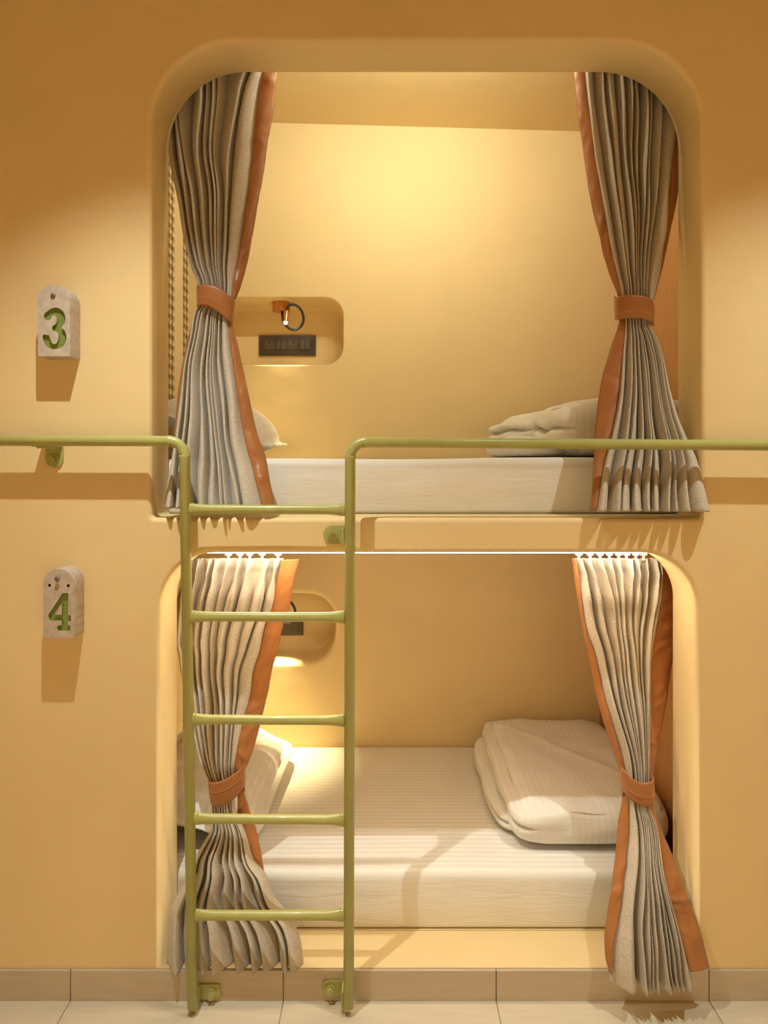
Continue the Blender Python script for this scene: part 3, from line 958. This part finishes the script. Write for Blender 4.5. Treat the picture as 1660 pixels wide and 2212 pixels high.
pillow('white flanged pillow leaning on the patterned wall in the lower bunk', (-.628, 2.60, ZM1 + .104), (math.radians(2), math.radians(12), math.radians(-2)), .245, .385, .165, 2)
pillow('white pillow under the reading lamp in the upper bunk, half behind the curtain', (-.628, 2.66, ZM2 + .120), (math.radians(2), math.radians(17), math.radians(2)), .24, .375, .175, 5)


def lump(bm, x0, x1, y0, y1, z0, z1, seed, layers=2, p=5.0, wr=.010, slope=(0, 0), crease=None, rnd=1.1):
    """soft folded-bedding block: rounded box with layered left side and wrinkles"""
    n = 46
    dst = bm; bm = bmesh.new()
    bmesh.ops.create_cube(bm, size=2.0)
    bmesh.ops.subdivide_edges(bm, edges=bm.edges[:], cuts=n, use_grid_fill=True)
    allv = list(bm.verts)
    hx, hy, hz = (x1 - x0) / 2, (y1 - y0) / 2, (z1 - z0) / 2
    for v in allv:
        a, b_, c = v.co
        m = max(abs(a), abs(b_))
        q = (abs(a) ** p + abs(b_) ** p) ** (1 / p)
        g = m / q if q > 1e-6 else 1
        L_ = min(hx, hy); R = min(L_ * .9, hz * rnd)
        mp = max(0, (m * L_ - (L_ - R)) / R)
        pz = 2.4
        k = max(mp, abs(c)) / max(1e-6, (mp ** pz + abs(c) ** pz) ** (1 / pz))
        m2 = (L_ - R + R * mp * k) / L_ if mp > 0 else m
        c2 = c * k
        sc = m2 / m if m > 1e-6 else 1
        X_ = (x0 + x1) / 2 + a * g * hx - a * g * L_ * (1 - sc)
        Y_ = (y0 + y1) / 2 + b_ * g * hy - b_ * g * L_ * (1 - sc)
        Z_ = (z0 + z1) / 2 + c2 * hz
        if a < -.6 and layers > 1:
            gr = abs(math.sin(PI * layers * (c + 1) / 2 + .5 * noise.noise(Vector((b_ * 2, 0, seed)))))
            X_ += .040 * (1 - gr) ** 3 * min(1, (-a - .6) / .3)
        top = max(0, c)
        Z_ += top * (slope[0] * (X_ - (x0 + x1) / 2) + slope[1] * (Y_ - (y0 + y1) / 2))
        Z_ += top * wr * (noise.noise(Vector((X_ * 4.5, Y_ * 3.5, seed))) + .5 * noise.noise(Vector((X_ * 13, Y_ * 9, seed))))
        if abs(c) < .97:
            X_ += wr * .8 * noise.noise(Vector((Y_ * 5, Z_ * 14, seed + 2))) * abs(a) ** 3
            Y_ += wr * .8 * noise.noise(Vector((X_ * 6, Z_ * 12, seed + 4))) * abs(b_) ** 3
        if crease and c > .5:
            (ax, ay), (bx, by), ht = crease
            dx, dy = bx - ax, by - ay; L_ = math.hypot(dx, dy)
            dist = ((X_ - ax) * dy - (Y_ - ay) * dx) / L_ + .02 * noise.noise(Vector((X_ * 3, Y_ * 3, 1)))
            Z_ += ht * math.exp(-(dist / .012) ** 2) + ht * .5 * (1 if dist > 0 else 0)
        Z_ = max(Z_, z0)
        v.co = (X_, Y_, Z_)
    vm = {v: dst.verts.new(v.co) for v in bm.verts}
    for f in bm.faces: dst.faces.new([vm[v] for v in f.verts])
    bm.free()
    return dst
bm = bmesh.new()
lump(bm, .378, .955, 2.32, 3.06, ZM1 + .007, ZM1 + .080, 3, 2, p=6, wr=.012)
lump(bm, .420, .965, 2.235, 3.055, ZM1 + .007, ZM1 + .150, 5, 2, p=9, wr=.014, slope=(0, .03), crease=((.47, 2.98), (.93, 2.42), .006), rnd=.9)
base = (.69, 2.64, ZM1)
for f in bm.faces: f.smooth = True
tag(obj('folded_duvet', rebase(bm, base), M_linen, smooth=True, loc=base), 'thick white duvet folded flat at the right end of the lower bunk', 'duvet', 'folded duvets')
bm = bmesh.new()
lump(bm, .430, 1.07, 2.46, 3.03, ZM2 + .007, ZM2 + .205, 8, 2, p=4, wr=.016, slope=(.14, 0), rnd=1.0)
lump(bm, .540, 1.07, 2.18, 2.62, ZM2 + .007, ZM2 + .195, 9, 2, p=6, wr=.012, rnd=.9)
lump(bm, .415, 1.03, 2.30, 2.90, ZM2 + .007, ZM2 + .075, 10, 1, p=5, wr=.012)
base = (.69, 2.6, ZM2)
for f in bm.faces: f.smooth = True
tag(obj('folded_duvet', rebase(bm, base), M_linen, smooth=True, loc=base), 'plump white duvet bundled at the right end of the upper bunk', 'duvet', 'folded duvets')
# ------------------------------------------------------------------ reading lamps and switch plates
def reading_lamp(cx, cy, zt):
    """origin on the niche soffit"""
    base = (cx, cy, zt)
    root = thing('reading_lamp', '', 'lamp', base, 'flexible reading lamps in the wall niches')
    bm = tube(bmesh.new(), [(0, 0, 0), (0, 0, -.003), (0, 0, -.040), (0, 0, -.043)], [.040, .041, .041, .0395], 40)
    sharp(obj('canopy', bm, M_copper, root))
    k = cy / F
    q = lambda px, py, dy: Vector(((px - 608) * k, dy, -(py - 653) * k))
    c = [q(610, 671, 0), q(611, 684, -.006), q(615, 697, -.020), q(622, 708, -.035), q(633, 716, -.050), q(645, 717, -.062), q(655, 710, -.070), q(660, 697, -.074), q(658, 683, -.078), q(651, 672, -.082), q(641, 667, -.086), q(631, 668, -.088), q(627, 674, -.090), q(626, 681, -.090)]
    pts = []
    for i in range(len(c) - 1):
        p0, p1, p2, p3 = c[max(i - 1, 0)], c[i], c[i + 1], c[min(i + 2, len(c) - 1)]
        for j in range(6):
            t_ = j / 6
            pts.append(.5 * ((2 * p1) + (p2 - p0) * t_ + (2 * p0 - 5 * p1 + 4 * p2 - p3) * t_ ** 2 + (3 * p1 - p0 - 3 * p2 + p3) * t_ ** 3))
    pts.append(c[-1])
    obj('flexible_arm', tube(bmesh.new(), pts, .0058, 14), M_black, root)
    h0 = c[-1]
    tl = Vector((-.004, -.012, -.052))
    bm = tube(bmesh.new(), [h0 + Vector((0, 0, .003)), h0, h0 + tl * .5, h0 + tl], [.0085, .0098, .0098, .0105], 20)
    hd = sharp(obj('lamp_head', bm, M_copper, root))
    bm = bmesh.new(); bmesh.ops.create_uvsphere(bm, u_segments=16, v_segments=10, radius=.0085, matrix=Matrix.Translation(h0 + tl * 1.06))
    obj('bulb', bm, M_bulb, hd, smooth=True)
    return root, h0 + tl * 1.25


def copy_tree(o, parent=None):
    c = o.copy(); COL.objects.link(c)
    if parent is not None: c.parent = parent
    for ch in list(o.children): copy_tree(ch, c)
    return c


cy = YR + .10
l1, hp = reading_lamp(X(608, cy), cy, NU[3])
l1['label'] = 'copper reading lamp with black looped arm in the niche of the upper bunk'
l2 = copy_tree(l1); l2.location = (X(608, cy) - .038, cy, NL[3])
l2['label'] = 'reading lamp in the lower bunk niche, only its black arm peeking past the curtain'


def switch_plate(x0, x1, z0, z1, yw):
    base = ((x0 + x1) / 2, yw, (z0 + z1) / 2)
    root = thing('switch_plate', '', 'socket panel', base, 'socket and switch panels')
    w, h = (x1 - x0) / 2, (z1 - z0) / 2
    obj('face_plate', box(bmesh.new(), -w, w, -.012, 0, -h, h, 0, .002, 2), M_plate, root)
    s = 2 * w / 122        # metres per photo pixel
    ww, hh = 21 * s / 2, 21 * s / 2
    zc = (747 - 745.5) * s
    for cxp, kind in ((583.5, 's'), (609, 'w'), (634.5, 's'), (660, 'w')):
        cx = (cxp - 622) * s
        if kind == 's':
            o = obj('socket', box(bmesh.new(), cx - ww, cx + ww, -.0140, -.011, zc - hh, zc + hh, 0, .0008, 1), M_plate2, root)
            bm = bmesh.new()
            for dx, dz, r in ((0, .0125, .0042), (-.0095, -.0085, .0030), (.0095, -.0085, .0030)):
                prism(bm, [(cx + dx + r * math.cos(2 * PI * k / 14), zc + dz + r * math.sin(2 * PI * k / 14)) for k in range(14)], -.0143, -.0135)
            bmesh.ops.recalc_face_normals(bm, faces=bm.faces)
            obj('socket_holes', bm, M_dark, o)
        else:
            for sx in (-1, 1):
                a, b_ = sorted((cx + sx * .0006, cx + sx * ww))
                bm = box(bmesh.new(), a, b_, -.0165, -.011, zc - hh, zc + hh, 0, .001, 1)
                for v in bm.verts:
                    if v.co.y < -.014: v.co.y += .0025 * (v.co.z - zc) / hh + .0003
                obj('switch', bm, M_plate2, root)
    return root


ds = YR + NICHE_D
sp = switch_plate(X(561, ds), X(683, ds), Z(769, ds), Z(725, ds), ds)
sp['label'] = 'brown panel of two sockets and four switches below the upper reading lamp'
sp2 = copy_tree(sp); sp2.location = (sp.location.x - .060, ds, sp.location.z - 1.347)
sp2['label'] = 'brown switch panel in the lower bunk niche, half hidden by the curtain'

# ------------------------------------------------------------------ lights of the place, and an added corridor fill
def led(name, x0, x1, y0, y1, z0, z1, label):
    base = ((x0 + x1) / 2, (y0 + y1) / 2, z1)
    bm = box(bmesh.new(), x0, x1, y0, y1, z0, z1, 0, .001, 1)
    return tag(obj(name, rebase(bm, base), M_led, loc=base), label, 'strip light')
ls = led('led_strip', -.56, .815, 2.110, 2.126, 1.2660, 1.2853, 'glowing warm light strip along the top edge of the lower bunk opening')
lb = ls.location
obj('light_shield_lip', rebase(box(bmesh.new(), -.56, .815, 2.1265, 2.1285, 1.2720, 1.2853), lb), M_white, ls)  # lip added to shield the top of the rear wall from the strip


def spot(name, loc, target, W, size, blend, col, rad=.03):
    l = bpy.data.lights.new(name, 'SPOT'); l.energy = W; l.spot_size = math.radians(size); l.spot_blend = blend; l.color = col; l.shadow_soft_size = rad
    o = bpy.data.objects.new(name, l); COL.objects.link(o); o.location = loc
    o.rotation_euler = (Vector(target) - Vector(loc)).to_track_quat('-Z', 'Y').to_euler()
    return o
def area(name, loc, target, W, sx, sy, col):
    l = bpy.data.lights.new(name, 'AREA'); l.energy = W; l.shape = 'RECTANGLE'; l.size = sx; l.size_y = sy; l.color = col
    o = bpy.data.objects.new(name, l); COL.objects.link(o); o.location = loc
    o.rotation_euler = (Vector(target) - Vector(loc)).to_track_quat('-Z', 'Y').to_euler()
    return o
COR = (.95, 1.0, .92)
for x, W in ((-.60, 118), (1.24, 92)):
    spot('corridor_downlight', (x, YF - .68, 2.98), (x, YF - .66, 0), W, 98, 1.0, COR, .011)
# added warm fill, no known fixture: raises ambient light off the opposite wall
wa = area('corridor_bounce_fill', (.1, .35, 3.15), (.1, -1.0, .45), 37, 3.8, .25, (1.0, .84, .74))
wa.data.spread = math.radians(58)
# hidden cove lamp behind the upper lintel
area('upper_cove_light', (.10, YB + .02, 2.99), (.10, YR, 2.74), 8.6, .70, .03, (1.0, 1.0, .82))
for root, sc in ((l1, .8), (l2, 2.3)):
    p = Vector(root.location) + hp
    spot('reading_beam', p, p + Vector((-.06, -.20, -1)), 19 * sc, 80, 1.0, (1.0, .78, .38), .008)

w = bpy.data.worlds.new('room_air'); SC.world = w; w.use_nodes = True
w.node_tree.nodes['Background'].inputs['Color'].default_value = (.9, .75, .5, 1)
w.node_tree.nodes['Background'].inputs['Strength'].default_value = .02

# ------------------------------------------------------------------ camera
cam = bpy.data.cameras.new('camera'); co = bpy.data.objects.new('camera', cam); COL.objects.link(co)
co.location = (0, 0, EYE); co.rotation_euler = (PI / 2, 0, 0)
cam.sensor_fit = 'VERTICAL'; cam.sensor_height = 36; cam.lens = F / 2212 * 36
cam.shift_y = -(1106 - HY) / 2212
cam.clip_start = .02
SC.camera = co
SC.view_settings.view_transform = 'Standard'; SC.view_settings.look = 'None'
SC.view_settings.exposure = 0.22; SC.view_settings.gamma = 1.0; SC.view_settings.use_curve_mapping = False
cy_ = SC.cycles
cy_.max_bounces = 6; cy_.diffuse_bounces = 4; cy_.glossy_bounces = 2; cy_.transmission_bounces = 2
cy_.caustics_reflective = False; cy_.caustics_refractive = False
cy_.adaptive_threshold = 0.08
cy_.sample_clamp_indirect = 6.0
